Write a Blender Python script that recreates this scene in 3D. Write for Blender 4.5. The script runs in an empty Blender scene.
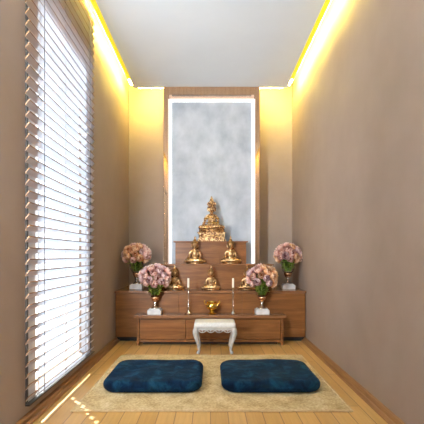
import bpy, bmesh, math, random
from mathutils import Vector, Matrix
random.seed(7)
S = bpy.context.scene
COL = S.collection
PI = math.pi

# ------------------------------------------------------------ measured room
H = 0.85              # eye height
WX = 0.94             # half width of the room
YB = 4.61             # back wall
YR = -1.1             # rear end of the room behind the viewer
CZ = 2.68             # underside of the floating ceiling panel
TZ = 2.82             # real ceiling above the cove

# ------------------------------------------------------------ materials
def mat(name, col, rough=0.6, metal=0.0, spec=0.5):
    m = bpy.data.materials.new(name); m.use_nodes = True
    b = m.node_tree.nodes['Principled BSDF']
    b.inputs['Base Color'].default_value = (*col, 1)
    b.inputs['Roughness'].default_value = rough
    b.inputs['Metallic'].default_value = metal
    b.inputs['Specular IOR Level'].default_value = spec
    return m, m.node_tree, b

def node(nt, kind, **kw):
    n = nt.nodes.new(kind)
    for k, v in kw.items():
        if k in n.inputs: n.inputs[k].default_value = v
        else: setattr(n, k, v)
    return n

def coords(nt, scale=(1, 1, 1), kind='Object'):
    tc = nt.nodes.new('ShaderNodeTexCoord'); mp = nt.nodes.new('ShaderNodeMapping')
    mp.inputs['Scale'].default_value = scale
    nt.links.new(tc.outputs[kind], mp.inputs['Vector'])
    return mp.outputs['Vector']

def ramp(nt, fac, stops):
    r = nt.nodes.new('ShaderNodeValToRGB')
    e = r.color_ramp.elements
    while len(e) < len(stops): e.new(0.5)
    for i, (p, c) in enumerate(stops):
        e[i].position = p; e[i].color = (*c, 1)
    nt.links.new(fac, r.inputs['Fac'])
    return r.outputs['Color']

def bump(nt, b, h, strength=0.2, dist=0.01):
    bp = nt.nodes.new('ShaderNodeBump')
    bp.inputs['Strength'].default_value = strength; bp.inputs['Distance'].default_value = dist
    nt.links.new(h, bp.inputs['Height']); nt.links.new(bp.outputs['Normal'], b.inputs['Normal'])

def noisy(name, c0, c1, scale, rough=0.6, metal=0.0, detail=6, stretch=(1, 1, 1), bmp=0.0, lo=0.35, hi=0.65, dist=0.01, spec=0.5, kind='Object'):
    m, nt, b = mat(name, c0, rough, metal, spec)
    v = coords(nt, stretch, kind)
    n = node(nt, 'ShaderNodeTexNoise', Scale=scale, Detail=detail, Roughness=0.6)
    nt.links.new(v, n.inputs['Vector'])
    nt.links.new(ramp(nt, n.outputs['Fac'], [(lo, c0), (hi, c1)]), b.inputs['Base Color'])
    if bmp: bump(nt, b, n.outputs['Fac'], bmp, dist)
    return m

M = {}
M['wall'] = noisy('plaster', (0.305, 0.236, 0.194), (0.355, 0.277, 0.230), 2.2, 0.62, bmp=0.05, lo=0.3, hi=0.7, spec=0.3)
M['ceiling'] = noisy('ceiling_paint', (0.79, 0.88, 0.96), (0.81, 0.90, 0.98), 3, 0.7)
M['stone'] = noisy('polished_concrete', (0.325, 0.365, 0.42), (0.50, 0.545, 0.60), 4.2, 0.5, detail=10, stretch=(1.2, 1, 0.9), lo=0.3, hi=0.68)

def wood(name, c0, c1, c2, stretch, rough=0.35, scale=4.0, spec=0.5):
    m, nt, b = mat(name, c1, rough, 0, spec)
    v = coords(nt, stretch)
    n = node(nt, 'ShaderNodeTexNoise', Scale=scale, Detail=9, Roughness=0.65, Distortion=0.6)
    nt.links.new(v, n.inputs['Vector'])
    nt.links.new(ramp(nt, n.outputs['Fac'], [(0.3, c0), (0.5, c1), (0.72, c2)]), b.inputs['Base Color'])
    return m
M['walnut'] = wood('walnut', (0.13, 0.047, 0.0135), (0.205, 0.080, 0.023), (0.29, 0.126, 0.040), (0.6, 6, 6), 0.36, 4.0, 0.3)
M['walnut_top'] = wood('walnut_top', (0.15, 0.062, 0.026), (0.22, 0.098, 0.044), (0.29, 0.14, 0.066), (0.6, 6, 6), 0.18)
M['oak_trim'] = wood('oak_trim', (0.17, 0.07, 0.022), (0.25, 0.11, 0.036), (0.33, 0.16, 0.055), (8, 0.7, 8), 0.35)
M['slat'] = None
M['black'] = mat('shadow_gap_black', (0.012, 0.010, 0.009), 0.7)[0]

# floor: oak boards running away from the viewer
m, nt, b = mat('oak_floor', (0.6, 0.36, 0.15), 0.34)
tc = nt.nodes.new('ShaderNodeTexCoord'); mp = nt.nodes.new('ShaderNodeMapping')
mp.inputs['Rotation'].default_value = (0, 0, PI / 2)
nt.links.new(tc.outputs['Object'], mp.inputs['Vector'])
br = node(nt, 'ShaderNodeTexBrick', Scale=1.0)
br.offset = 0.37
br.inputs['Color1'].default_value = (0.54, 0.30, 0.088, 1)
br.inputs['Color2'].default_value = (0.65, 0.385, 0.13, 1)
br.inputs['Mortar'].default_value = (0.26, 0.13, 0.05, 1)
br.inputs['Mortar Size'].default_value = 0.0022
br.inputs['Brick Width'].default_value = 0.95
br.inputs['Row Height'].default_value = 0.093
nt.links.new(mp.outputs['Vector'], br.inputs['Vector'])
v2 = coords(nt, (22, 1.3, 1))
n = node(nt, 'ShaderNodeTexNoise', Scale=2.5, Detail=8, Roughness=0.6)
nt.links.new(v2, n.inputs['Vector'])
mx = nt.nodes.new('ShaderNodeMix'); mx.data_type = 'RGBA'; mx.blend_type = 'MULTIPLY'
mx.inputs['Factor'].default_value = 0.55
nt.links.new(br.outputs['Color'], mx.inputs['A'])
nt.links.new(ramp(nt, n.outputs['Fac'], [(0.3, (0.72, 0.66, 0.58)), (0.65, (1, 1, 1))]), mx.inputs['B'])
nt.links.new(mx.outputs['Result'], b.inputs['Base Color'])
M['floor'] = m

# rug: loose weave
m, nt, b = mat('woven_jute', (0.6, 0.45, 0.26), 0.95, spec=0.1)
v = coords(nt)
n1 = node(nt, 'ShaderNodeTexNoise', Scale=75, Detail=3, Roughness=0.7)
n2 = node(nt, 'ShaderNodeTexNoise', Scale=9, Detail=5, Roughness=0.6)
nt.links.new(v, n1.inputs['Vector']); nt.links.new(v, n2.inputs['Vector'])
ad = nt.nodes.new('ShaderNodeMath'); ad.operation = 'MULTIPLY_ADD'; ad.inputs[1].default_value = 0.55
sc = nt.nodes.new('ShaderNodeMath'); sc.operation = 'MULTIPLY'; sc.inputs[1].default_value = 0.45
nt.links.new(n2.outputs['Fac'], sc.inputs[0]); nt.links.new(n1.outputs['Fac'], ad.inputs[0]); nt.links.new(sc.outputs[0], ad.inputs[2])
nt.links.new(ramp(nt, ad.outputs[0], [(0.36, (0.33, 0.22, 0.095)), (0.5, (0.53, 0.39, 0.20)), (0.64, (0.68, 0.54, 0.325))]), b.inputs['Base Color'])
bump(nt, b, n1.outputs['Fac'], 0.5, 0.006)
M['rug'] = m
M['rug_edge'] = noisy('rug_binding', (0.50, 0.36, 0.19), (0.62, 0.46, 0.27), 60, 0.9, spec=0.1)

# cushions: crushed velvet
m, nt, b = mat('teal_velvet', (0.01, 0.06, 0.11), 0.85, spec=0.1)
v = coords(nt)
n1 = node(nt, 'ShaderNodeTexNoise', Scale=13, Detail=5, Roughness=0.6, Distortion=0.7)
nt.links.new(v, n1.inputs['Vector'])
nt.links.new(ramp(nt, n1.outputs['Fac'], [(0.33, (0.001, 0.005, 0.016)), (0.5, (0.0015, 0.013, 0.036)), (0.68, (0.006, 0.042, 0.085))]), b.inputs['Base Color'])
b.inputs['Sheen Weight'].default_value = 0.03
b.inputs['Sheen Tint'].default_value = (0.2, 0.5, 0.8, 1)
bump(nt, b, n1.outputs['Fac'], 0.35, 0.02)
M['velvet'] = m
M['piping'] = noisy('dark_piping', (0.003, 0.014, 0.032), (0.006, 0.024, 0.05), 40, 0.8)

# gold for statues
M['gold'] = noisy('antique_gold', (0.30, 0.165, 0.065), (0.80, 0.55, 0.29), 11, 0.33, 1.0, detail=5, lo=0.40, hi=0.56)
M['gold_ornate'] = noisy('jewelled_gold', (0.22, 0.09, 0.045), (0.88, 0.62, 0.32), 19, 0.30, 1.0, detail=4, bmp=0.9, lo=0.43, hi=0.55, dist=0.012)
M['gold_dark'] = noisy('hair_gold', (0.24, 0.125, 0.045), (0.50, 0.30, 0.115), 90, 0.38, 1.0, bmp=0.6)
M['bright_gold'] = noisy('polished_gold', (0.80, 0.52, 0.10), (0.95, 0.70, 0.20), 12, 0.16, 1.0)
M['silver'] = noisy('silvered_metal', (0.62, 0.56, 0.50), (0.75, 0.70, 0.64), 20, 0.2, 1.0)
M['copper'] = noisy('copper_lustre', (0.72, 0.36, 0.18), (0.85, 0.52, 0.30), 20, 0.22, 0.9)
M['plinth'] = noisy('pale_marble', (0.60, 0.58, 0.56), (0.78, 0.77, 0.76), 14, 0.35)
M['wax'] = mat('candle_wax', (0.88, 0.82, 0.68), 0.5)[0]
M['wick'] = mat('wick', (0.05, 0.04, 0.03), 0.9)[0]
M['stem'] = noisy('green_stem', (0.11, 0.23, 0.03), (0.20, 0.34, 0.06), 30, 0.6)
M['leaf'] = noisy('green_leaf', (0.24, 0.38, 0.04), (0.52, 0.66, 0.13), 18, 0.5)
def petal_mat(name, c0, c1, c2):
    m, nt, b = mat(name, c1, 0.6, spec=0.3)
    tc = nt.nodes.new('ShaderNodeTexCoord'); sp = nt.nodes.new('ShaderNodeSeparateXYZ')
    nt.links.new(tc.outputs['Object'], sp.inputs[0])
    n = node(nt, 'ShaderNodeTexNoise', Scale=45, Detail=3); nt.links.new(tc.outputs['Object'], n.inputs['Vector'])
    a = nt.nodes.new('ShaderNodeMath'); a.operation = 'MULTIPLY_ADD'; a.inputs[1].default_value = 15.0; a.inputs[2].default_value = -.28
    nt.links.new(sp.outputs['Z'], a.inputs[0])
    a2 = nt.nodes.new('ShaderNodeMath'); a2.operation = 'MULTIPLY_ADD'; a2.inputs[1].default_value = .7
    nt.links.new(n.outputs['Fac'], a2.inputs[0]); nt.links.new(a.outputs[0], a2.inputs[2])
    nt.links.new(ramp(nt, a2.outputs[0], [(0.25, c0), (0.6, c1), (0.92, c2)]), b.inputs['Base Color'])
    return m
PET = {
 'dusky pink': petal_mat('petal_pink', (0.34, 0.11, 0.085), (0.72, 0.41, 0.34), (0.95, 0.79, 0.70)),
 'mauve': petal_mat('petal_mauve', (0.28, 0.10, 0.11), (0.62, 0.40, 0.40), (0.90, 0.75, 0.72)),
 'peach': petal_mat('petal_peach', (0.42, 0.13, 0.05), (0.78, 0.43, 0.22), (0.94, 0.75, 0.55)),
}
M['stool_fabric'] = noisy('ivory_upholstery', (0.62, 0.60, 0.56), (0.70, 0.68, 0.64), 60, 0.85, bmp=0.2, spec=0.2)
M['stool_paint'] = noisy('grey_white_paint', (0.36, 0.34, 0.31), (0.50, 0.475, 0.44), 25, 0.5)
M['frame_dark'] = mat('dark_window_frame', (0.035, 0.032, 0.03), 0.45)[0]
M['frame_pale'] = mat('pale_window_reveal', (0.62, 0.66, 0.74), 0.5)[0]
M['cord'] = mat('ladder_cord', (0.20, 0.19, 0.20), 0.8)[0]
M['steel'] = mat('brushed_steel', (0.6, 0.6, 0.6), 0.3, 1.0)[0]
M['door_grey'] = noisy('grey_door', (0.16, 0.15, 0.145), (0.19, 0.18, 0.17), 5, 0.5)
M['paving'] = noisy('pale_paving', (0.74, 0.74, 0.74), (0.82, 0.82, 0.82), 3, 0.8)
M['white'] = mat('white_board', (0.85, 0.85, 0.84), 0.6)[0]

# bronze, mirror-polished face of the niche frame
m, nt, b = mat('bronze_veneer', (0.60, 0.40, 0.26), 0.035, 0.75)
v = coords(nt, (8, 8, 0.6)); n = node(nt, 'ShaderNodeTexNoise', Scale=4, Detail=6)
nt.links.new(v, n.inputs['Vector'])
nt.links.new(ramp(nt, n.outputs['Fac'], [(0.3, (0.42, 0.26, 0.155)), (0.7, (0.54, 0.345, 0.215))]), b.inputs['Base Color'])
M['bronze'] = m

# timber blind slats: thin, let a little daylight through
m, nt, b = mat('timber_slat', (0.56, 0.36, 0.19), 0.45, spec=0.3)
v = coords(nt, (8, 0.7, 8)); n = node(nt, 'ShaderNodeTexNoise', Scale=5, Detail=7)
nt.links.new(v, n.inputs['Vector'])
nt.links.new(ramp(nt, n.outputs['Fac'], [(0.3, (0.46, 0.25, 0.115)), (0.7, (0.60, 0.36, 0.18))]), b.inputs['Base Color'])
b.inputs['Base Color'].default_value = (0.5, 0.3, 0.15, 1)
tl = nt.nodes.new('ShaderNodeBsdfTranslucent'); tl.inputs['Color'].default_value = (0.76, 0.88, 1.0, 1)
mixs = nt.nodes.new('ShaderNodeMixShader'); mixs.inputs[0].default_value = 0.5
nt.links.new(b.outputs[0], mixs.inputs[1]); nt.links.new(tl.outputs[0], mixs.inputs[2])
nt.links.new(mixs.outputs[0], nt.nodes['Material Output'].inputs['Surface'])
M['slat'] = m
M['slat_edge_shade'] = noisy('timber_slat_edge_shade', (0.22, 0.115, 0.05), (0.30, 0.165, 0.08), 30, 0.5)  # opaque slat edges, colour darkened to stand for their shade

def emit(name, col, s):
    m, nt, b = mat(name, (0.8, 0.8, 0.8), 0.5)
    b.inputs['Emission Color'].default_value = (*col, 1)
    b.inputs['Emission Strength'].default_value = s
    return m
WARM = (1.0, 0.76, 0.14)
M['led_warm'] = emit('warm_led', WARM, 290)
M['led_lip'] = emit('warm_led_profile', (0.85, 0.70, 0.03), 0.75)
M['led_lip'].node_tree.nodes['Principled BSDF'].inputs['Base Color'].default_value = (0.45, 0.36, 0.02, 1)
M['led_white'] = emit('white_led', (1.0, 0.98, 0.94), 0.78)

def glass(name, col, rough=0.0):
    m, nt, b = mat(name, col, rough)
    b.inputs['Transmission Weight'].default_value = 1.0
    b.inputs['IOR'].default_value = 1.15
    return m
M['glass'] = glass('clear_glass', (0.95, 0.97, 0.95))
m, nt, b = mat('window_pane', (1, 1, 1), 0.0)
tr = nt.nodes.new('ShaderNodeBsdfTransparent'); gl = nt.nodes.new('ShaderNodeBsdfGlossy'); mixs = nt.nodes.new('ShaderNodeMixShader')
gl.inputs['Roughness'].default_value = 0.02; mixs.inputs[0].default_value = 0.06
nt.links.new(tr.outputs[0], mixs.inputs[1]); nt.links.new(gl.outputs[0], mixs.inputs[2])
nt.links.new(mixs.outputs[0], nt.nodes['Material Output'].inputs['Surface'])
M['pane'] = m

# ------------------------------------------------------------ mesh building
class MB:
    def __init__(s): s.bm = bmesh.new()
    def box(s, x0, x1, y0, y1, z0, z1, bev=0.0, seg=2):
        t = bmesh.new()
        bmesh.ops.create_cube(t, size=1)
        for v in t.verts:
            v.co = Vector(((x0 + x1) / 2 + v.co.x * (x1 - x0), (y0 + y1) / 2 + v.co.y * (y1 - y0), (z0 + z1) / 2 + v.co.z * (z1 - z0)))
        if bev: bmesh.ops.bevel(t, geom=t.edges[:], offset=bev, segments=seg, affect='EDGES', profile=0.5)
        return s.add(t)
    def add(s, t):
        me = bpy.data.meshes.new('tmp'); t.to_mesh(me); t.free(); s.bm.from_mesh(me); bpy.data.meshes.remove(me); return s
    def lathe(s, prof, c=(0, 0, 0), n=24):
        rings = []
        for r, z in prof:
            if r < 1e-6: rings.append([s.bm.verts.new((c[0], c[1], c[2] + z))])
            else: rings.append([s.bm.verts.new((c[0] + r * math.cos(2 * PI * i / n), c[1] + r * math.sin(2 * PI * i / n), c[2] + z)) for i in range(n)])
        for a, b in zip(rings, rings[1:]):
            if len(a) == 1 and len(b) == 1: continue
            for i in range(n):
                j = (i + 1) % n
                if len(a) == 1: f = (a[0], b[j], b[i])
                elif len(b) == 1: f = (a[i], a[j], b[0])
                else: f = (a[i], a[j], b[j], b[i])
                s.bm.faces.new(f)
        return s
    def tube(s, pts, radii, n=10, flat=1.0):
        pts = [Vector(p) for p in pts]; rings = []
        for i, p in enumerate(pts):
            d = (pts[min(i + 1, len(pts) - 1)] - pts[max(i - 1, 0)]).normalized()
            u = d.orthogonal().normalized() if abs(d.z) > 0.95 else Vector((0, 0, 1)).cross(d).normalized()
            if abs(d.z) > 0.95: u = Vector((1, 0, 0)); u = (u - d * u.dot(d)).normalized()
            w = d.cross(u); r = radii[i] if isinstance(radii, (list, tuple)) else radii
            rings.append([s.bm.verts.new(p + u * (r * math.cos(2 * PI * k / n)) + w * (r * flat * math.sin(2 * PI * k / n))) for k in range(n)])
        for a, b in zip(rings, rings[1:]):
            for k in range(n): s.bm.faces.new((a[k], a[(k + 1) % n], b[(k + 1) % n], b[k]))
        s.bm.faces.new(rings[0][::-1]); s.bm.faces.new(rings[-1]); return s
    def ball(s, c, r, rot=None, u=16, v=10):
        t = bmesh.new(); bmesh.ops.create_uvsphere(t, u_segments=u, v_segments=v, radius=1)
        mt = Matrix.Diagonal((*((r, r, r) if isinstance(r, (int, float)) else r), 1))
        if rot: mt = rot.to_4x4() @ mt
        mt = Matrix.Translation(c) @ mt
        bmesh.ops.transform(t, matrix=mt, verts=t.verts[:]); return s.add(t)
    def prism(s, outline, y0, y1, axis='y'):
        def P(a, b, t): return {'y': (a, t, b), 'x': (t, a, b), 'z': (a, b, t)}[axis]
        a = [s.bm.verts.new(P(p[0], p[1], y0)) for p in outline]; b = [s.bm.verts.new(P(p[0], p[1], y1)) for p in outline]
        n = len(a)
        for i in range(n): s.bm.faces.new((a[i], a[(i + 1) % n], b[(i + 1) % n], b[i]))
        s.bm.faces.new(a[::-1]); s.bm.faces.new(b); return s
    def mesh(s, name, smooth=False, angle=None):
        bmesh.ops.recalc_face_normals(s.bm, faces=s.bm.faces[:])
        me = bpy.data.meshes.new(name); s.bm.to_mesh(me); s.bm.free()
        if smooth:
            for p in me.polygons: p.use_smooth = True
            if angle: me.set_sharp_from_angle(angle=angle)
        return me
    def build(s, name, m, parent=None, smooth=False, angle=math.radians(40)):
        return link(name, s.mesh(name, smooth, angle), m, parent)

def link(name, me, m=None, parent=None):
    o = bpy.data.objects.new(name, me)
    if m is not None:
        if len(me.materials) == 0: me.materials.append(m)
        elif me.materials[0] is not m:
            o.material_slots[0].link = 'OBJECT'; o.material_slots[0].material = m
    COL.objects.link(o)
    if parent is not None: o.parent = parent
    return o

def thing(name, label, cat, loc=(0, 0, 0), rz=0, group=None, scale=1):
    o = bpy.data.objects.new(name, None); COL.objects.link(o)
    o.empty_display_size = 0.05
    o.location = loc; o.rotation_euler = (0, 0, rz); o.scale = (scale,) * 3
    return tag(o, label, cat, group)
def tag(o, label, cat, group=None):
    o['label'] = label; o['category'] = cat
    if group: o['group'] = group
    return o
def struct(name, mb, m, smooth=False, parent=None):
    o = mb.build(name, m, parent, smooth)
    if parent is None: o['kind'] = 'structure'
    return o
def copy_tree(o, parent=None):
    c = o.copy(); COL.objects.link(c)
    if parent is not None: c.parent = parent
    for ch in o.children[:]: copy_tree(ch, c)
    return c

def remesh(mb, voxel, name):
    """fuse overlapping shapes into one continuous skin"""
    me = mb.mesh('tmp'); o = bpy.data.objects.new('tmp', me); COL.objects.link(o)
    r = o.modifiers.new('r', 'REMESH'); r.mode = 'VOXEL'; r.voxel_size = voxel
    sm = o.modifiers.new('s', 'SMOOTH'); sm.iterations = 2; sm.factor = 0.4
    dg = bpy.context.evaluated_depsgraph_get(); dg.update()
    out = bpy.data.meshes.new_from_object(o.evaluated_get(dg)); out.name = name
    for p in out.polygons: p.use_smooth = True
    COL.objects.unlink(o); bpy.data.objects.remove(o); bpy.data.meshes.remove(me)
    return out

# ------------------------------------------------------------ room shell
struct('floor', MB().box(-1.2, 1.2, YR, YB + 0.2, -0.1, 0), M['floor'])
struct('wall_back', MB().box(-1.3, 1.1, YB, YB + 0.15, -0.1, TZ + .1), M['wall'])
struct('wall_right', MB().box(WX, WX + .15, YR, YB, -0.1, TZ + .1), M['wall'])
# window opening and a doorway (behind the viewer) in the left wall
WY0, WY1, WZ0, WZ1 = 2.13, 3.07, 0.105, 2.36
DY0, DY1, DZ = -0.40, 0.72, 2.20
VY0, VY1, VZ0, VZ1 = 0.95, 1.74, 0.25, 2.30      # second, bare window nearer the viewer
LW = 0.07
wl = MB()
wl.box(-WX - LW, -WX, YR, DY0, -0.1, TZ + .1)
wl.box(-WX - LW, -WX, DY0, DY1, DZ, TZ + .1)
wl.box(-WX - LW, -WX, DY1, VY0, -0.1, TZ + .1)
wl.box(-WX - LW, -WX, VY0, VY1, -0.1, VZ0)
wl.box(-WX - LW, -WX, VY0, VY1, VZ1, TZ + .1)
wl.box(-WX - LW, -WX, VY1, WY0, -0.1, TZ + .1)
wl.box(-WX - LW, -WX, WY0, WY1, -0.1, WZ0)
wl.box(-WX - LW, -WX, WY0, WY1, WZ1, TZ + .1)
wl.box(-WX - LW, -WX, WY1, YB, -0.1, TZ + .1)
struct('wall_left', wl, M['wall'])
struct('ceiling', MB().box(-WX - .2, WX + .15, YR, YB + .15, TZ, TZ + 0.1), M['ceiling'])
PX, PYB = 0.84, 4.38
cp = MB().box(-PX, PX, YR, PYB, CZ, CZ + 0.025)
struct('ceiling_panel', cp, M['ceiling'])['kind'] = 'structure'
wr = MB().box(-WX - .2, WX + .15, YR - .12, YR, -0.1, 1.25).box(-WX - .2, -.7, YR - .12, YR, 1.25, TZ + .1).box(.7, WX + .15, YR - .12, YR, 1.25, TZ + .1).box(-.7, .7, YR - .12, YR, 2.45, TZ + .1)
struct('wall_rear', wr, M['wall'])
# baseboards: stepped low moulding
def base_profile(sx): return [(sx * WX, 0), (sx * (WX - .046), 0), (sx * (WX - .044), 0.010), (sx * (WX - .034), 0.017), (sx * (WX - .026), 0.018), (sx * (WX - .022), 0.030), (sx * (WX - .014), 0.036), (sx * WX, 0.038)]
struct('baseboard_right', MB().prism(base_profile(1), YR, 3.95), M['oak_trim'])
struct('baseboard_left', MB().prism(base_profile(-1), DY1 + .06, 3.95), M['oak_trim'])

# door in the left wall behind the viewer
d = MB()
for a in ((DY0, DY0 + .05, 0, DZ), (DY1 - .05, DY1, 0, DZ), (DY0 + .05, DY1 - .05, DZ - .05, DZ)):
    d.box(-WX - .068, -WX + .012, a[0], a[1], a[2], a[3])
door = struct('door_1', d, M['frame_dark'])
MB().box(-WX - .060, -WX - .02, DY0 + .05, DY1 - .05, 0.005, DZ - .05).build('door_leaf', M['door_grey'], door)
MB().tube([(-WX - .02, DY1 - .12, 1.0), (-WX + .018, DY1 - .12, 1.0), (-WX + .022, DY1 - .13, 1.0), (-WX + .022, DY1 - .22, 1.0)], .009).build('door_handle', M['steel'], door, True)
w = MB()
for a in ((VY0, VY0 + .03, VZ0, VZ1), (VY1 - .02, VY1, VZ0, VZ1), (VY0 + .03, VY1 - .02, VZ0, VZ0 + .03), (VY0 + .03, VY1 - .02, VZ1 - .03, VZ1)):
    w.box(-WX - .068, -WX - .038, *a)
win2 = struct('window_2', w, M['frame_pale'])
MB().box(-WX - .056, -WX - .050, VY0 + .03, VY1 - .02, VZ0 + .03, VZ1 - .03).build('pane', M['pane'], win2)

# window: pale reveal frame, dark outer line, pane
w = MB()
fo = dict(y0=2.03, y1=3.12, z0=0.083, z1=2.43)
t = 0.012
w.box(-WX, -WX + .010, fo['y0'], fo['y0'] + t, fo['z0'], fo['z1'])
w.box(-WX, -WX + .010, fo['y1'] - t, fo['y1'], fo['z0'], fo['z1'])
w.box(-WX, -WX + .010, fo['y0'] + t, fo['y1'] - t, fo['z0'], fo['z0'] + t)
w.box(-WX, -WX + .010, fo['y0'] + t, fo['y1'] - t, fo['z1'] - t, fo['z1'])
win = struct('window_1', w, M['frame_dark'])
w = MB()
w.box(-WX - .05, -WX + .004, 2.042, WY0 + .012, WZ0 - .01, WZ1 + .06)
w.box(-WX - .05, -WX + .004, WY1 - .004, 3.108, WZ0 - .01, WZ1 + .06)
w.box(-WX - .05, -WX + .004, WY0 + .012, WY1 - .004, WZ1 - .005, WZ1 + .06)
w.box(-WX - .05, -WX + .004, WY0 + .012, WY1 - .004, WZ0 - .01, WZ0 - .002)
w.build('window_frame', M['frame_pale'], win)
MB().box(-WX - .066, -WX - .060, WY0, WY1, WZ0, WZ1).build('pane', M['pane'], win)

# bright pale terrace outside the window
struct('floor_terrace', MB().box(-6, -WX - LW, -6, 9, -.12, -.02), M['paving'])

# ------------------------------------------------------------ timber blind
bl = thing('window_blind', 'brown wooden venetian blind with tilted slats hung over the bright window', 'blind', (-WX + .012, 2.565, 0.098))
BY0, BY1 = 1.985 - 2.565, 3.105 - 2.565
hole_y = 2.505 - 2.565
sl = MB(); pitch = 0.0567; wdt = 0.036; tilt = math.radians(54); th = 0.0044; SX = 0.0185
def slat(z):
    ca, sa = math.cos(tilt), math.sin(tilt)
    def P(a, y, h): return (SX + a * ca - h * sa, y, z + a * sa + h * ca)
    hw, ht, ns = wdt / 2, th / 2, .0045
    def piece(ya, yb, a0, a1, nose):
        prof = [(a0, -ht), (a1 - ns, -ht), (a1 - .001, -ht * .6), (a1, 0), (a1 - .001, ht * .6), (a1 - ns, ht), (a0, ht)] if nose else [(a0, -ht), (a1, -ht), (a1, ht), (a0, ht)]
        A = [sl.bm.verts.new(P(a, ya, h)) for a, h in prof]; B = [sl.bm.verts.new(P(a, yb, h)) for a, h in prof]; n = len(prof)
        for i in range(n):
            f_ = sl.bm.faces.new((A[i], A[(i + 1) % n], B[(i + 1) % n], B[i]))
            if nose and 1 <= i <= 4: f_.material_index = 1
        for f_ in (sl.bm.faces.new(A[::-1]), sl.bm.faces.new(B)): f_.material_index = 1
    # the lowest slats keep an open route slot for the lift cord
    if z > .40:
        piece(BY0, BY1, -hw, hw, True); return
    piece(BY0, hole_y - .018, -hw, hw, True); piece(hole_y + .018, BY1, -hw, hw, True)
    piece(hole_y - .018, hole_y + .018, -hw, -.0105, False); piece(hole_y - .018, hole_y + .018, .0105, hw, True)
nsl = 47; z = 0.038
for k in range(nsl):
    slat(z + k * pitch)
sl.build('slats', M['slat'], bl).data.materials.append(M['slat_edge_shade'])
MB().box(0.008, 0.030, BY0, BY1, 0.000, 0.008, .001).build("bottom_rail", M["frame_dark"], bl)
MB().box(-0.010, 0.048, BY0, BY1, z + nsl * pitch - .015, 2.82 - .098 - .0005, .002).build('headrail', M['slat'], bl)
for y in (2.155, 2.97):
    c = MB()
    for x in (0.003, 0.034): c.box(x - .001, x + .001, y - 2.565 - .004, y - 2.565 + .004, 0.012, z + nsl * pitch - .015)
    c.build('ladder_cord', M['cord'], bl)
MB().tube([(0.022, hole_y, .010), (0.022, hole_y, z + nsl * pitch - .015)], .0008, 6).build('lift_cord', M['cord'], bl)

# ------------------------------------------------------------ cove lighting (LED strips lying on the ceiling panel)
PANEL = bpy.data.objects['ceiling_panel']
for x0, x1, y0, y1 in ((-PX - .020, -PX - .0003, YR + .1, PYB - .05), (PX + .0003, PX + .020, YR + .1, PYB - .05), (-PX + .05, PX - .05, PYB + .0003, PYB + .022)):
    MB().box(x0, x1, y0, y1, CZ + .004, CZ + .018).build('light_strip', M['led_warm'], PANEL)['label'] = 'warm yellow cove light strip'
for sx in (-1, 1):
    MB().box(*sorted((sx * (PX + .021), sx * (PX - .014))), YR, 4.15, CZ - .007, CZ - .0003).build('light_profile', M['led_lip'], PANEL)['label'] = 'thin yellow glowing edge profile'

# ------------------------------------------------------------ altar
def slab(x0, x1, y0, y1, z0, z1, parent): return MB().box(x0, x1, y0, y1, z0, z1, .003).build('top', M['walnut_top'], parent)

# tier one: low cabinet on posts with three drawers
Y1, T1 = 3.765, 0.285
c = thing('low_cabinet', 'long low walnut cabinet with drawers, lowest step at the front of the altar', 'cabinet', (-.004, Y1, 0))
slab(-.716, .716, -.022, .158, T1 - .026, T1, c)
b_ = MB().box(-.69, .69, .03, .155, .036, T1 - .026)
b_.box(-.668, .668, .008, .03, T1 - .040, T1 - .026).box(-.668, .668, .004, .155, .030, .050)
b_.build('body', M['walnut'], c)
for sx in (-1, 1): MB().box(*sorted((sx * .690, sx * .668)), 0, .03, 0, T1 - .026, .002).build('post', M['walnut'], c)
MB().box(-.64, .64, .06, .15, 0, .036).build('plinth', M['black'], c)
for x0, x1 in ((-.665, -.232), (-.228, .228), (.232, .665)):
    MB().box(x0, x1, .010, .030, .053, T1 - .043, .002).build('drawer', M['walnut'], c)

# tier two: full-width chest
Y2, T2 = 3.93, 0.50
c = thing('wide_cabinet', 'widest walnut cabinet of the altar, running wall to wall behind the low one', 'cabinet', (0, Y2, 0))
slab(-.938, .938, -.018, .678, T2 - .024, T2, c)
MB().box(-.934, .934, .006, .67, .043, T2 - .024).build('body', M['walnut'], c)
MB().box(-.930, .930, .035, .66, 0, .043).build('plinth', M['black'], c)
for x0, x1 in ((-.932, -.3105), (-.3097, .3097), (.3105, .932)):
    MB().box(x0, x1, -.004, .006, .047, T2 - .030, .002).build('front_panel', M['walnut'], c)

# tier three
Y3, T3 = 4.10, 0.758
c = thing('step_riser', 'middle walnut riser carrying two gold statues, standing on the wide cabinet', 'altar step', (.008, Y3, T2))
slab(-.64, .64, -.016, .246, T3 - T2 - .018, T3 - T2, c)
MB().box(-.622, .622, .004, .243, 0, T3 - T2 - .018).build('body', M['walnut'], c)
# tier four
Y4, T4 = 4.245, 0.998
c = thing('step_riser', 'small topmost walnut riser under the largest gold statue', 'altar step', (.002, Y4, T3))
slab(-.395, .395, -.016, .19, T4 - T3 - .016, T4 - T3, c)
MB().box(-.375, .375, .002, .19, 0, T4 - T3 - .016).build('body', M['walnut'], c)

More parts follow.
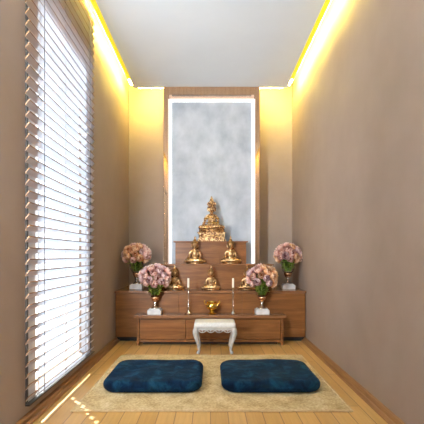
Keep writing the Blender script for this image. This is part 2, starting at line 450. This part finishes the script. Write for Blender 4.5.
# ------------------------------------------------------------ lit niche behind the altar
NX, NY = 0.012, 4.35
c = thing('niche', 'tall bronze framed niche with grey polished stone panel and white edge light behind the altar', 'niche', (NX, NY, T2))
NT = CZ - .0005 - T2
NI = 2.593 - T2
for sx in (-1, 1): MB().box(*sorted((sx * .474, sx * .524)), 0, .258, 0, NT, .0015).build('side_panel', M['bronze'], c)
MB().box(-.474, .474, 0, .258, NI, NT, .0015).build('head_panel', M['bronze'], c)
MB().box(-.474, .474, .20, .255, 0, NI).build('back_board', M['white'], c)
MB().box(-.446, .446, .135, .20, 0, NI - .028, .003).build('stone_panel', M['stone'], c)
for sx in (-1, 1): MB().box(*sorted((sx * .4495, sx * .4735)), .115, .20, .01, NI - .0295).build('light_strip', M['led_white'], c)
MB().box(-.4735, .4735, .115, .20, NI - .0265, NI - .0005).build('light_strip', M['led_white'], c)

# ------------------------------------------------------------ seated gold statues
def rot(x=0, y=0, z=0): return Matrix.Rotation(z, 3, 'Z') @ Matrix.Rotation(y, 3, 'Y') @ Matrix.Rotation(x, 3, 'X')
HS = 1.30
def heads_up(verts):
    for v in verts: v.co = Vector((v.co.x * HS, v.co.y * HS, .500 + (v.co.z - .48) * HS))
def figure(ornate):
    """seated cross-legged body, unit = statue height, seat plane at z 0, facing -y"""
    b = MB()
    # hips, belly, chest, shoulders
    b.ball((0, .03, .10), (.17, .13, .10))
    b.tube([(0, .035, .08), (0, .02, .20), (0, .012, .29), (0, .02, .375), (0, .025, .43)], [.135, .105, .115, .140, .09], 18, .72)
    b.tube([(-.155, .025, .385), (-.07, .025, .415), (0, .025, .42), (.07, .025, .415), (.155, .025, .385)], [.048, .058, .058, .058, .048], 12)
    b.tube([(0, .02, .42), (0, .01, .52)], [.056, .052], 12)
    # thighs out to the knees, shins crossing in front, soles upturned
    for sx in (-1, 1):
        b.tube([(sx * .07, .03, .08), (sx * .22, -.05, .075), (sx * .335, -.10, .06)], [.092, .082, .058], 14)
        b.ball((sx * .335, -.10, .058), (.062, .060, .056))
        b.tube([(sx * .335, -.11, .055), (sx * .17, -.175, .055 + (.02 if sx > 0 else 0)), (-sx * .06, -.165, .065 + (.03 if sx > 0 else 0))], [.056, .050, .036], 12)
        b.tube([(-sx * .05, -.165, .075 + (.03 if sx > 0 else 0)), (-sx * .17, -.14, .105 + (.02 if sx > 0 else 0))], [.034, .026], 10)
    # left arm: forearm across the lap, palm up
    b.tube([(.165, .025, .385), (.198, .02, .27), (.185, -.02, .185), (.11, -.10, .155), (.03, -.135, .150)], [.044, .037, .034, .030, .024], 12)
    b.tube([(.04, -.13, .150), (-.03, -.15, .146)], [.026, .024], 10, .6)
    for k in range(4): b.tube([(-.02, -.128 - .014 * k, .148), (-.075 + .006 * abs(k - 1), -.128 - .014 * k, .150)], [.0085, .007], 6)
    b.tube([(.02, -.15, .158), (-.01, -.168, .168)], [.010, .008], 6)
    # right arm: reaching down over the knee to the seat
    b.tube([(-.165, .025, .385), (-.202, .015, .27), (-.228, -.04, .19), (-.262, -.125, .135), (-.262, -.158, .115)], [.044, .037, .034, .029, .024], 12)
    b.tube([(-.262, -.150, .122), (-.262, -.178, .08)], [.026, .024], 10, .6)
    for k in range(4): b.tube([(-.284 + .0145 * k, -.175, .085), (-.286 + .0155 * k, -.182, .038 + .005 * abs(k - 1))], [.0085, .007], 6)
    b.tube([(-.242, -.165, .11), (-.226, -.176, .085)], [.010, .008], 6)
    body = b; b = MB()
    # head
    b.ball((0, 0, .585), (.083, .090, .105))
    b.ball((0, -.02, .545), (.066, .066, .066))
    b.ball((0, -.062, .497 + .02), (.026, .026, .020))
    b.tube([(0, -.086, .612), (0, -.108, .572), (0, -.092, .563)], [.010, .016, .012], 8)
    for sx in (-1, 1):
        b.ball((sx * .034, -.079, .598), (.020, .010, .009))
        b.tube([(sx * .012, -.088, .618), (sx * .036, -.085, .626), (sx * .060, -.066, .615)], .0065, 6)
        b.tube([(sx * .083, .008, .62), (sx * .090, .004, .575), (sx * .083, -.002, .515)], [.014, .018, .012], 8, 1.3)
    b.ball((0, -.086, .541), (.024, .012, .006)); b.ball((0, -.083, .531), (.019, .012, .006))
    heads_up(b.bm.verts)
    body.add(b.bm); b = body
    return remesh(b, .0088, 'figure_ornate' if ornate else 'figure')
def hair():
    b = MB()
    b.ball((0, .012, .632), (.088, .092, .078))
    b.ball((0, .01, .715), (.048, .048, .045))
    rnd = random.Random(3)
    for i in range(90):
        zz = 1 - (i + .5) / 90 * 1.05; a = i * 2.39996; r = math.sqrt(max(0, 1 - zz * zz))
        p = Vector((.087 * r * math.cos(a), .012 + .091 * r * math.sin(a), .632 + .078 * zz))
        if p.y < -.055 and p.z < .64: continue
        b.ball(p, .011, None, 6, 5)
    heads_up(b.bm.verts)
    return b.mesh('hair', True)
def finial():
    b = MB().lathe([(0, .738), (.026, .742), (.018, .756), (.028, .770), (.020, .795), (.010, .825), (0, .855)], (0, .01, 0), 12)
    for k in range(4):
        a = k * PI / 2 + PI / 4
        b.tube([(.018 * math.cos(a), .01 + .018 * math.sin(a), .75), (.027 * math.cos(a), .01 + .027 * math.sin(a), .782), (.012 * math.cos(a), .01 + .012 * math.sin(a), .818)], [.007, .009, .003], 6)
    heads_up(b.bm.verts)
    return b.mesh('finial', True)
def sash():
    # robe edge: band from the left shoulder down across the chest, flap over the shoulder
    b = MB()
    b.tube([(.10, .06, .47), (.10, -.01, .474), (.075, -.075, .42), (.02, -.108, .34), (-.05, -.105, .26), (-.105, -.06, .20), (-.13, .0, .17)], [.013] * 7, 8, .6)
    b.tube([(.125, -.045, .43), (.12, -.078, .36), (.11, -.085, .29), (.10, -.08, .22)], [.020, .022, .022, .016], 8, .5)
    b.tube([(-.10, -.19, .088), (-.03, -.215, .055), (.03, -.215, .055), (.10, -.19, .088)], [.012, .016, .016, .012], 8)
    return b.mesh('robe_sash', True)
def lotus(w, d, h, rows=2):
    b = MB(); n = 26
    def ring(zz, k): return [(w * k * math.cos(2 * PI * i / 40), d * k * math.sin(2 * PI * i / 40)) for i in range(40)]
    levels = [(0, .97), (.10, 1.0), (.16, .93), (.45, .82), (.80, .95), (.86, .98), (.94, .96), (1.0, .93)]
    vs = [[b.bm.verts.new((x, y, zz * h)) for x, y in ring(zz, k)] for zz, k in levels]
    for a, c2 in zip(vs, vs[1:]):
        for i in range(40): b.bm.faces.new((a[i], a[(i + 1) % 40], c2[(i + 1) % 40], c2[i]))
    b.bm.faces.new(vs[0][::-1]); b.bm.faces.new(vs[-1])
    for up in ((1, -1) if rows == 2 else (1,)):
        for i in range(n):
            a = 2 * PI * (i + (.5 if up < 0 else 0)) / n
            ca, sa = math.cos(a), math.sin(a)
            z0, z1 = (.42 * h, .84 * h) if up > 0 else (.46 * h, .14 * h)
            b.tube([(w * .80 * ca, d * .80 * sa, z0), (w * .93 * ca, d * .93 * sa, (z0 + z1) / 2), (w * .99 * ca, d * .99 * sa, z1)], [w * .09, w * .11, w * .03], 6, .6)
    return b.mesh('lotus_base', True, math.radians(50))

FIG = figure(False); HAIR = hair(); FIN = finial(); SASH = sash(); LOT = lotus(.325, .20, .055)
def statue(label, loc, h, group, wid=1.0):
    r = thing('seated_statue', label, 'statue', loc, 0, group, h)
    link('lotus_base', LOT, M['gold'], r)
    for nm, me, m_ in (('figure', FIG, 'gold'), ('hair', HAIR, 'gold_dark'), ('finial', FIN, 'gold'), ('robe_sash', SASH, 'gold')):
        o = link(nm, me, M[m_], r); o.location = (0, 0, .046)
    return r
def px(x, y, Y): return ((x - 210.5) * Y / 400, Y, H + (255 - y) * Y / 400)
g2 = 'gold seated statues on the middle step'
statue('gold seated cross-legged statue on the middle riser, on the window side', (px(194.9, 0, 4.165)[0], 4.165, T3 + .0005), .285, g2)
statue('gold seated cross-legged statue on the middle riser, on the bare wall side', (px(230.6, 0, 4.165)[0], 4.165, T3 + .0005), .285, g2)
g3 = 'small gold seated statues on the wide cabinet'
Ys = 4.015
statue('small gold seated statue on the wide cabinet beside the window-side flowers', (px(174.6, 0, Ys)[0], Ys, T2 + .0005), .242, g3)
statue('small gold seated statue in the middle of the wide cabinet, behind the golden bowl', (px(211, 0, Ys)[0], Ys, T2 + .0005), .242, g3)
statue('small gold seated statue on the wide cabinet half hidden by the bare-wall-side flowers', (px(247, 0, Ys)[0], Ys, T2 + .0005), .242, g3)

# the large ornate statue: crowned, jewelled, on a tall tiered throne
r = thing('seated_statue', 'largest ornate gold seated statue with pointed crown on a tiered throne, topmost of the altar', 'statue', (px(211.6, 0, 4.33)[0], 4.33, T4 + .0005), 0, None, .358)
b = MB()
for z0, z1, w_, d_ in ((0, .05, .43, .205), (.05, .085, .40, .190), (.085, .20, .365, .175), (.20, .235, .40, .19), (.235, .27, .425, .2)):
    b.box(-w_, w_, -d_, d_, z0, z1, .008)
for i in range(9):
    x = -.34 + .085 * i
    b.ball((x, -.178, .142), (.032, .02, .042), None, 10, 8)
    b.tube([(x + .0425, -.17, .09), (x + .0425, -.186, .14), (x + .0425, -.172, .198)], [.012, .009, .012], 6)
for i in range(12):
    b.ball((-.39 + .071 * i, -.198, .252), (.03, .014, .014), None, 8, 6)
for sx in (-1, 1):
    for i in range(4): b.ball((sx * .37, -.12 + .08 * i, .142), (.02, .03, .042), None, 10, 8)
b.build('throne', M['gold_ornate'], r, True, math.radians(35))
o = link('lotus_base', lotus(.395, .200, .10), M['gold_ornate'], r); o.location = (0, 0, .27)
zo = .355; k_ = 1.0
o = link('figure', FIG.copy(), M['gold_ornate'], r); o.location = (0, 0, zo)
o.data.materials.clear(); o.data.materials.append(M['gold_ornate'])
o = link('robe_sash', SASH, M['gold_ornate'], r); o.location = (0, 0, zo)
cr = MB().lathe([(.088, .640), (.096, .650), (.092, .668), (.074, .685), (.080, .70), (.060, .725), (.062, .74), (.040, .77), (.042, .785), (.022, .83), (.012, .855), (0, .885)], (0, .008, 0), 18)
for i in range(7):
    a = -PI / 2 + (i - 3) * .42
    cr.tube([(.09 * math.cos(a), .008 + .09 * math.sin(a), .655), (.098 * math.cos(a), .008 + .098 * math.sin(a), .69), (.085 * math.cos(a), .008 + .085 * math.sin(a), .735)], [.014, .017, .004], 6)
heads_up(cr.bm.verts)
o = cr.build('crown', M['gold_ornate'], r, True); o.location = (0, 0, zo)
def jewel(nm, pts, rad):
    b = MB()
    for p in pts: b.ball(p, rad, None, 8, 6)
    o = b.build(nm, M['bright_gold'], r, True); o.location = (0, 0, zo)
jewel('necklace', [(.12 * math.cos(-PI / 2 + (i - 7) * .2), .01 + .105 * math.sin(-PI / 2 + (i - 7) * .2), .41 - .055 * math.cos((i - 7) * .2)) for i in range(15)], .015)
jewel('belt', [(-.15 + .03 * q, -.105 - .02 * math.cos((q - 5) * .3), .205) for q in range(11)], .016)
for sx in (-1, 1):
    jewel('armlet', [(sx * .178 + .046 * math.cos(q * PI / 4), .02 + .046 * math.sin(q * PI / 4), .33) for q in range(8)], .018)
    jewel('bracelet', [(sx * (.18 if sx > 0 else .225) + .042 * math.cos(q * PI / 4), -.02 + .042 * math.sin(q * PI / 4), .20) for q in range(8)], .016)

# ------------------------------------------------------------ candles, bowl
for sx, X, nm in ((-1, -.213, 'window'), (1, .217, 'bare wall')):
    c = thing('candlestick', f'slender silver candlestick with white candle on the {nm} side of the golden bowl', 'candlestick', (X, 3.845, T1 + .0005), 0, 'candlesticks on the low cabinet')
    MB().lathe([(0, 0), (.033, 0), (.034, .005), (.028, .012), (.014, .022), (.010, .034), (0, .034)], n=24).build('base', M['silver'], c, True)
    MB().lathe([(0, .034), (.007, .034), (.005, .06), (.008, .066), (.005, .072), (.0042, .19), (.008, .198), (.0045, .206), (.005, .235), (.012, .244), (.013, .252), (0, .252)], n=16).build('stem', M['silver'], c, True)
    cd = MB().lathe([(0, .252), (.0095, .252), (.0095, .337), (.007, .342), (0, .341)], n=16).build('candle', M['wax'], c, True)
    MB().tube([(0, 0, .340), (.001, 0, .350)], .0013, 6).build('wick', M['wick'], cd)
c = thing('incense_bowl', 'polished golden incense bowl with two handles in the middle of the low cabinet', 'bowl', (px(211.8, 0, 3.83)[0], 3.83, T1 + .0005))
MB().lathe([(0, 0), (.036, 0), (.038, .006), (.026, .014), (.018, .026), (.026, .036), (0, .038)], n=28).build('foot', M['bright_gold'], c, True)
MB().lathe([(0, .036), (.024, .036), (.050, .055), (.057, .078), (.050, .098), (.046, .104), (.056, .116), (.052, .117), (.042, .104), (.040, .095), (0, .092)], n=28).build('bowl', M['bright_gold'], c, True)
for sx in (-1, 1):
    MB().tube([(sx * .050, 0, .090), (sx * .068, 0, .098), (sx * .074, 0, .118), (sx * .064, 0, .132)], [.006, .006, .006, .005], 8).build('handle', M['bright_gold'], c, True)

# ------------------------------------------------------------ vases of flowers
def bloom(seed):
    rnd = random.Random(seed); b = MB()
    def petal(a, r0, h, w_, lean, z0):
        nu, nv = 5, 5; g = []
        for i in range(nu):
            t_ = i / (nu - 1); row = []
            rad = r0 * (math.sin(.35 + t_ * (1.6 + lean)) ** .8) * (1 + .12 * t_ * lean)
            zz = z0 + h * t_
            hw = w_ * math.sin(.5 + 2.2 * t_) ** .7 if t_ < .98 else w_ * .45
            for j in range(nv):
                s_ = (j / (nv - 1) - .5) * 2
                aa = a + s_ * hw
                rr = rad * (1 + .06 * (1 - s_ * s_))
                row.append(b.bm.verts.new((rr * math.cos(aa), rr * math.sin(aa), zz - .12 * h * s_ * s_ * t_)))
            g.append(row)
        for i in range(nu - 1):
            for j in range(nv - 1): b.bm.faces.new((g[i][j], g[i][j + 1], g[i + 1][j + 1], g[i + 1][j]))
    for r0, h, n_, w_, lean, z0 in ((.030, .044, 5, .75, .15, 0), (.024, .047, 5, .8, .35, .002), (.015, .047, 3, 1.2, .5, .004)):
        o_ = rnd.random() * 6
        for k in range(n_): petal(o_ + 2 * PI * k / n_ + rnd.uniform(-.1, .1), r0 * rnd.uniform(.95, 1.08), h * rnd.uniform(.92, 1.06), w_, lean, z0)
    b.ball((0, 0, .004), (.014, .014, .008), None, 10, 6)
    return b.mesh('bloom', True)
BLOOM = {k: [bloom(11 + 3 * i + j) for j in range(2)] for i, k in enumerate(PET)}
for k in PET:
    for me in BLOOM[k]: me.materials.append(PET[k])

VG = MB().lathe([(.034, .165), (.052, .178), (.063, .205), (.066, .235), (.064, .262), (.068, .272), (.0655, .272), (.0615, .262), (.0635, .235), (.0605, .206), (.050, .181), (.034, .169), (0, .169)], n=28).mesh('glass_bowl', True)
VC = MB().lathe([(0, .115), (.016, .116), (.030, .128), (.040, .148), (.0415, .166), (.0335, .167), (.032, .150), (0, .140)], n=28).mesh('cup', True)
VS = MB().lathe([(0, .052), (.040, .052), (.041, .058), (.030, .066), (.013, .078), (.010, .092), (.016, .098), (.010, .104), (.018, .1155), (0, .1155)], n=24).mesh('stem_foot', True)
VP = MB().box(-.064, .064, -.062, .062, 0, .042, .003).box(-.052, .052, -.050, .050, .042, .053, .003).mesh('plinth')

def leaf_sprig_mesh(seed):
    rnd = random.Random(seed); b = MB()
    top = Vector((0, .03, .13))
    b.tube([(0, 0, 0), (0, .012, .07), top], [.003, .003, .002], 6)
    for k in range(6):
        t_ = .25 + .13 * k; p = Vector((0, .02 * t_, .13 * t_)); a = k * 2.4 + rnd.random()
        d = Vector((math.cos(a), math.sin(a) * .8, .6)).normalized(); L = .045; n_ = Vector((-d.y, d.x, 0)).normalized()
        rows = []
        for q in range(5):
            u = q / 4; wd = .013 * math.sin(PI * min(.97, u + .06)); c0 = p + d * L * u - Vector((0, 0, .012 * u * u))
            rows.append([b.bm.verts.new(c0 - n_ * wd), b.bm.verts.new(c0 + Vector((0, 0, -.003))), b.bm.verts.new(c0 + n_ * wd)])
        for r0, r1 in zip(rows, rows[1:]):
            for j in range(2): b.bm.faces.new((r0[j], r0[j + 1], r1[j + 1], r1[j]))
    return b.mesh('leaf_sprig', True)
SPRIG = [leaf_sprig_mesh(i) for i in range(3)]
for me in SPRIG: me.materials.append(M['leaf'])

def bouquet(X, Y, Z, where, weights, seed, n=34, rx=.150, rz=.115):
    rnd = random.Random(seed)
    v = thing('vase', f'footed glass vase on a plinth holding the {where}', 'vase', (X, Y, Z), 0, 'footed flower vases')
    link('plinth', VP, M['plinth'], v); link('foot', VS, M['silver'], v); link('cup', VC, M['copper'], v); link('bowl', VG, M['glass'], v)
    for k in range(7):
        a = k * 2 * PI / 7 + rnd.random() * .4
        o = link('leaf_sprig', SPRIG[k % 3], None); o.location = (X + .032 * math.cos(a), Y + .032 * math.sin(a), Z + .180); o.rotation_euler = (-.22, 0, a - PI / 2); o.scale = (1.1, 1.1, 1.0)
        tag(o, f'bright green leaf sprig in the vase of the {where}', 'leaf sprig', f'leaf sprigs under the {where}')
    cz = Z + .350
    keys = list(PET)
    for i in range(n):
        zz = 1 - (i + .5) / n * 1.62; a = i * 2.39996 + seed
        rr = math.sqrt(1 - zz * zz)
        d = Vector((rr * math.cos(a), rr * math.sin(a), zz))
        d = (d + Vector((rnd.uniform(-.08, .08), rnd.uniform(-.08, .08), rnd.uniform(-.08, .08)))).normalized()
        f = rnd.uniform(.80, .93)
        p = Vector((X + d.x * (rx - .03) * f / .87, Y + d.y * (rx - .03) * f / .87, cz + d.z * (rz - .025) * f / .87))
        # most bouquets hold more peach flowers on one side
        w_ = weights(d)
        col = rnd.choices(keys, w_)[0]
        if d.z > .62: pos = 'on top of'
        elif d.y > .45: pos = 'at the back of'
        elif d.x < -.5: pos = 'on the window side of'
        elif d.x > .5: pos = 'on the bare wall side of'
        elif d.z > .15: pos = 'high on the front of'
        else: pos = 'low on the front of'
        lab = f'{col} bloom {pos} the {where}'
        o = link('flower', rnd.choice(BLOOM[col]), None)
        o.location = p; o.rotation_euler = d.to_track_quat('Z', 'Y').to_euler()
        o.scale = (rnd.uniform(1.05, 1.3),) * 3
        tag(o, lab, 'flower', lab.replace(' bloom', ' blooms'))
        # stem, down into the glass
        q = o.matrix_basis.inverted()
        foot = Vector((X + .03 * math.cos(a + 1.0), Y + .03 * math.sin(a + 1.0), Z + .185))
        midp = Vector((X, Y, Z + .26)).lerp(p, .35)
        MB().tube([q @ p, q @ midp, q @ foot], .0024, 5).build('stem', M['stem'], o, True)
EW = lambda d: (3, 5, 1.0)
bouquet(-.533, 3.842, T1 + .0005, 'front bouquet nearer the window', EW, 1.0, 34, .130, .100)
bouquet(.494, 3.842, T1 + .0005, 'front bouquet away from the window', lambda d: (5, 3, 1.0 + (3 if d.x > .3 else 0)), 2.3, 34, .130, .100)
bouquet(-.762, 4.13, T2 + .0005, 'corner bouquet nearer the window', lambda d: (3, 2, 1.0 + (7 if d.x < 0 else 0)), 3.1, 34, .126, .092)
bouquet(.815 - .015, 4.13, T2 + .0005, 'corner bouquet away from the window', lambda d: (5, 2, 1.5 + (4 if d.x > .2 else 0)), 4.2, 34, .126, .092)

# ------------------------------------------------------------ stool
c = thing('stool', 'low ivory upholstered stool with carved pale cabriole legs in front of the altar', 'stool', (.038, 3.525, 0))
sw, sd = .178, .115
MB().box(-sw, sw, -sd, sd, .222, .272, .018, 4).build('seat', M['stool_fabric'], c, True, math.radians(60))
def rail(axis, w_, t0, t1):
    """rail with pierced wavy scrollwork hanging under it"""
    b = MB().prism([(-w_, .205), (w_, .205), (w_, .2225), (-w_, .2225)], t0, t1, axis)
    n_ = 4 if w_ > .13 else 2; tm = (t0 + t1) / 2
    def P(u, z_): return (u, tm, z_) if axis == 'y' else (tm, u, z_)
    for i in range(n_):
        c0 = -w_ + .022 + (2 * w_ - .044) * (i + .5) / n_; hw = (w_ - .022) / n_
        b.tube([P(c0 + hw * 1.0 * k / 8, .2065 - .020 * math.cos(k / 8 * PI / 2) ** .8) for k in range(-8, 9)], [.0042] * 17, 6)
        b.ball(P(c0, .199), .006, None, 8, 6)
    return b
rail('y', sw - .012, -sd + .008, -sd + .020).build('front_apron', M['stool_paint'], c)
rail('y', sw - .012, sd - .020, sd - .008).build('rear_apron', M['stool_paint'], c)
for sx in (-1, 1): rail('x', sd - .012, *sorted((sx * (sw - .020), sx * (sw - .008)))).build('side_apron', M['stool_paint'], c)
for sx in (-1, 1):
    for sy in (-1, 1):
        def L(o_, z): return (sx * (sw - .018 + o_), sy * (sd - .018 + o_ * .6), z)
        MB().tube([L(0, .224), L(.006, .20), L(.008, .175), L(.0, .14), L(-.012, .10), L(-.022, .06), L(-.024, .03), L(-.016, .012), L(-.012, .0015)], [.020, .024, .022, .018, .0145, .012, .0115, .015, .014], 12).build('leg', M['stool_paint'], c, True)

# ------------------------------------------------------------ rug and floor cushions
c = thing('rug', 'large beige woven rug lying on the oak floor under both cushions', 'rug', (.008, 2.765, 0))
MB().box(-.752, .752, -.590, .590, .001, .010, .002).build('weave', M['rug'], c)
e = MB()
e.box(-.765, .765, -.603, -.590, .001, .0105, .002).box(-.765, .765, .590, .603, .001, .0105, .002)
e.box(-.765, -.752, -.590, .590, .001, .0105, .002).box(.752, .765, -.590, .590, .001, .0105, .002)
e.build('binding', M['rug_edge'], c)

def cushion_mesh(seed):
    rnd = random.Random(seed)
    b = bmesh.new(); N = 48; hx, hy, hh = .309, .275, .036; R = .10
    grids = []
    for side in (1, -1):
        g = []
        for i in range(N + 1):
            row = []
            for j in range(N + 1):
                # even disc-to-rounded-rectangle spread
                u, v = math.sin((i / N - .5) * PI), math.sin((j / N - .5) * PI)
                x, y = u * hx, v * hy
                dx, dy = max(0, abs(x) - (hx - R)), max(0, abs(y) - (hy - R))
                # squash square corners onto the rounded outline
                m_ = max(dx, dy); l_ = math.hypot(dx, dy)
                if l_ > 1e-9:
                    f = m_ / l_; x = math.copysign(abs(x) - dx + dx * f, x); y = math.copysign(abs(y) - dy + dy * f, y)
                e_ = 1 - max(max(abs(u), abs(v)) if l_ <= 1e-9 else max(abs(u), abs(v)), 0)
                hgt = hh * min(1, (max(0, 1 - (1 - min(1, e_ / .13)) ** 2.4)) ** .5)
                soft = 0
                if side > 0: soft = (.010 * math.sin(9 * x + seed) * math.sin(11 * y + 2 * seed) + .005 * math.sin(23 * x - 17 * y + seed)) * min(1, e_ / .2) + .006 * (1 - u * u) * (1 - v * v)
                row.append(b.verts.new((x, y, hh + side * hgt + soft * .55 + .001)))
            g.append(row)
        grids.append(g)
        for i in range(N):
            for j in range(N): b.faces.new((g[i][j], g[i + 1][j], g[i + 1][j + 1], g[i][j + 1]))
    bmesh.ops.remove_doubles(b, verts=b.verts[:], dist=.0006)
    bmesh.ops.recalc_face_normals(b, faces=b.faces[:])
    me = bpy.data.meshes.new('cushion'); b.to_mesh(me); b.free()
    for p in me.polygons: p.use_smooth = True
    # outline for the piping
    pts = []
    for k in range(96):
        a = 2 * PI * k / 96; ca, sa = math.cos(a), math.sin(a)
        ex = 3.6
        rr = (abs(ca / hx) ** ex + abs(sa / hy) ** ex) ** (-1 / ex)
        pts.append((rr * ca, rr * sa, hh))
    return me, pts
for seed, X, nm in ((1.3, -.361, 'window side'), (4.1, .377, 'bare wall side')):
    c = thing('floor_cushion', f'flat teal blue velvet floor cushion on the {nm} of the rug', 'cushion', (X, 2.685, .0112), 0, 'floor cushions on the rug')
    me, pts = cushion_mesh(seed)
    link('cover', me, M['velvet'], c)

# ------------------------------------------------------------ light
def lamp(name, kind, energy, col, loc=(0, 0, 0), direction=None, **kw):
    l = bpy.data.lights.new(name, kind); l.energy = energy; l.color = col
    for k, v in kw.items(): setattr(l, k, v)
    o = bpy.data.objects.new(name, l); o.location = loc; COL.objects.link(o)
    if direction is not None: o.rotation_euler = Vector(direction).to_track_quat('-Z', 'Y').to_euler()
    return o
lamp('sun', 'SUN', 15.0, (1.0, 0.97, 0.93), (-5, 8, 6), (1, -1.43, -1.45), angle=.006)
lamp('side_window_daylight', 'AREA', 20, (0.90, 0.95, 1.0), (-.955, 1.36, 1.30), (.34, 1, -.01), shape='RECTANGLE', size=.10, size_y=1.7, spread=math.radians(95))
lamp('rear_ceiling_fill', 'AREA', 132, (0.80, 0.92, 1.0), (0, YR + .02, 1.80), (0, 1, 1.3), shape='RECTANGLE', size=1.3, size_y=1.0, spread=math.radians(110))  # added fill lamp behind the viewer, aimed up to brighten the ceiling
w = bpy.data.worlds.new('daylight'); S.world = w; w.use_nodes = True
bg = w.node_tree.nodes['Background']; bg.inputs['Color'].default_value = (0.86, 0.93, 1.0, 1); bg.inputs['Strength'].default_value = 1.8

# ------------------------------------------------------------ camera
cam = bpy.data.cameras.new('camera'); co = bpy.data.objects.new('camera', cam); COL.objects.link(co)
co.location = (0, 0, H); co.rotation_euler = (PI / 2, 0, 0)
cam.sensor_width = 36; cam.sensor_fit = 'HORIZONTAL'; cam.lens = 36 * 400 / 424
cam.shift_x = 1.5 / 424; cam.shift_y = 43 / 424
cam.clip_start = 0.02
S.camera = co

S.view_settings.view_transform = 'Standard'; S.view_settings.look = 'None'
S.view_settings.gamma = 1.0; S.view_settings.exposure = 0.18; S.view_settings.use_curve_mapping = False
S.cycles.use_denoising = True
S.cycles.max_bounces = 10; S.cycles.diffuse_bounces = 6; S.cycles.transparent_max_bounces = 16
S.cycles.sample_clamp_indirect = 6.0
S.cycles.use_light_tree = False
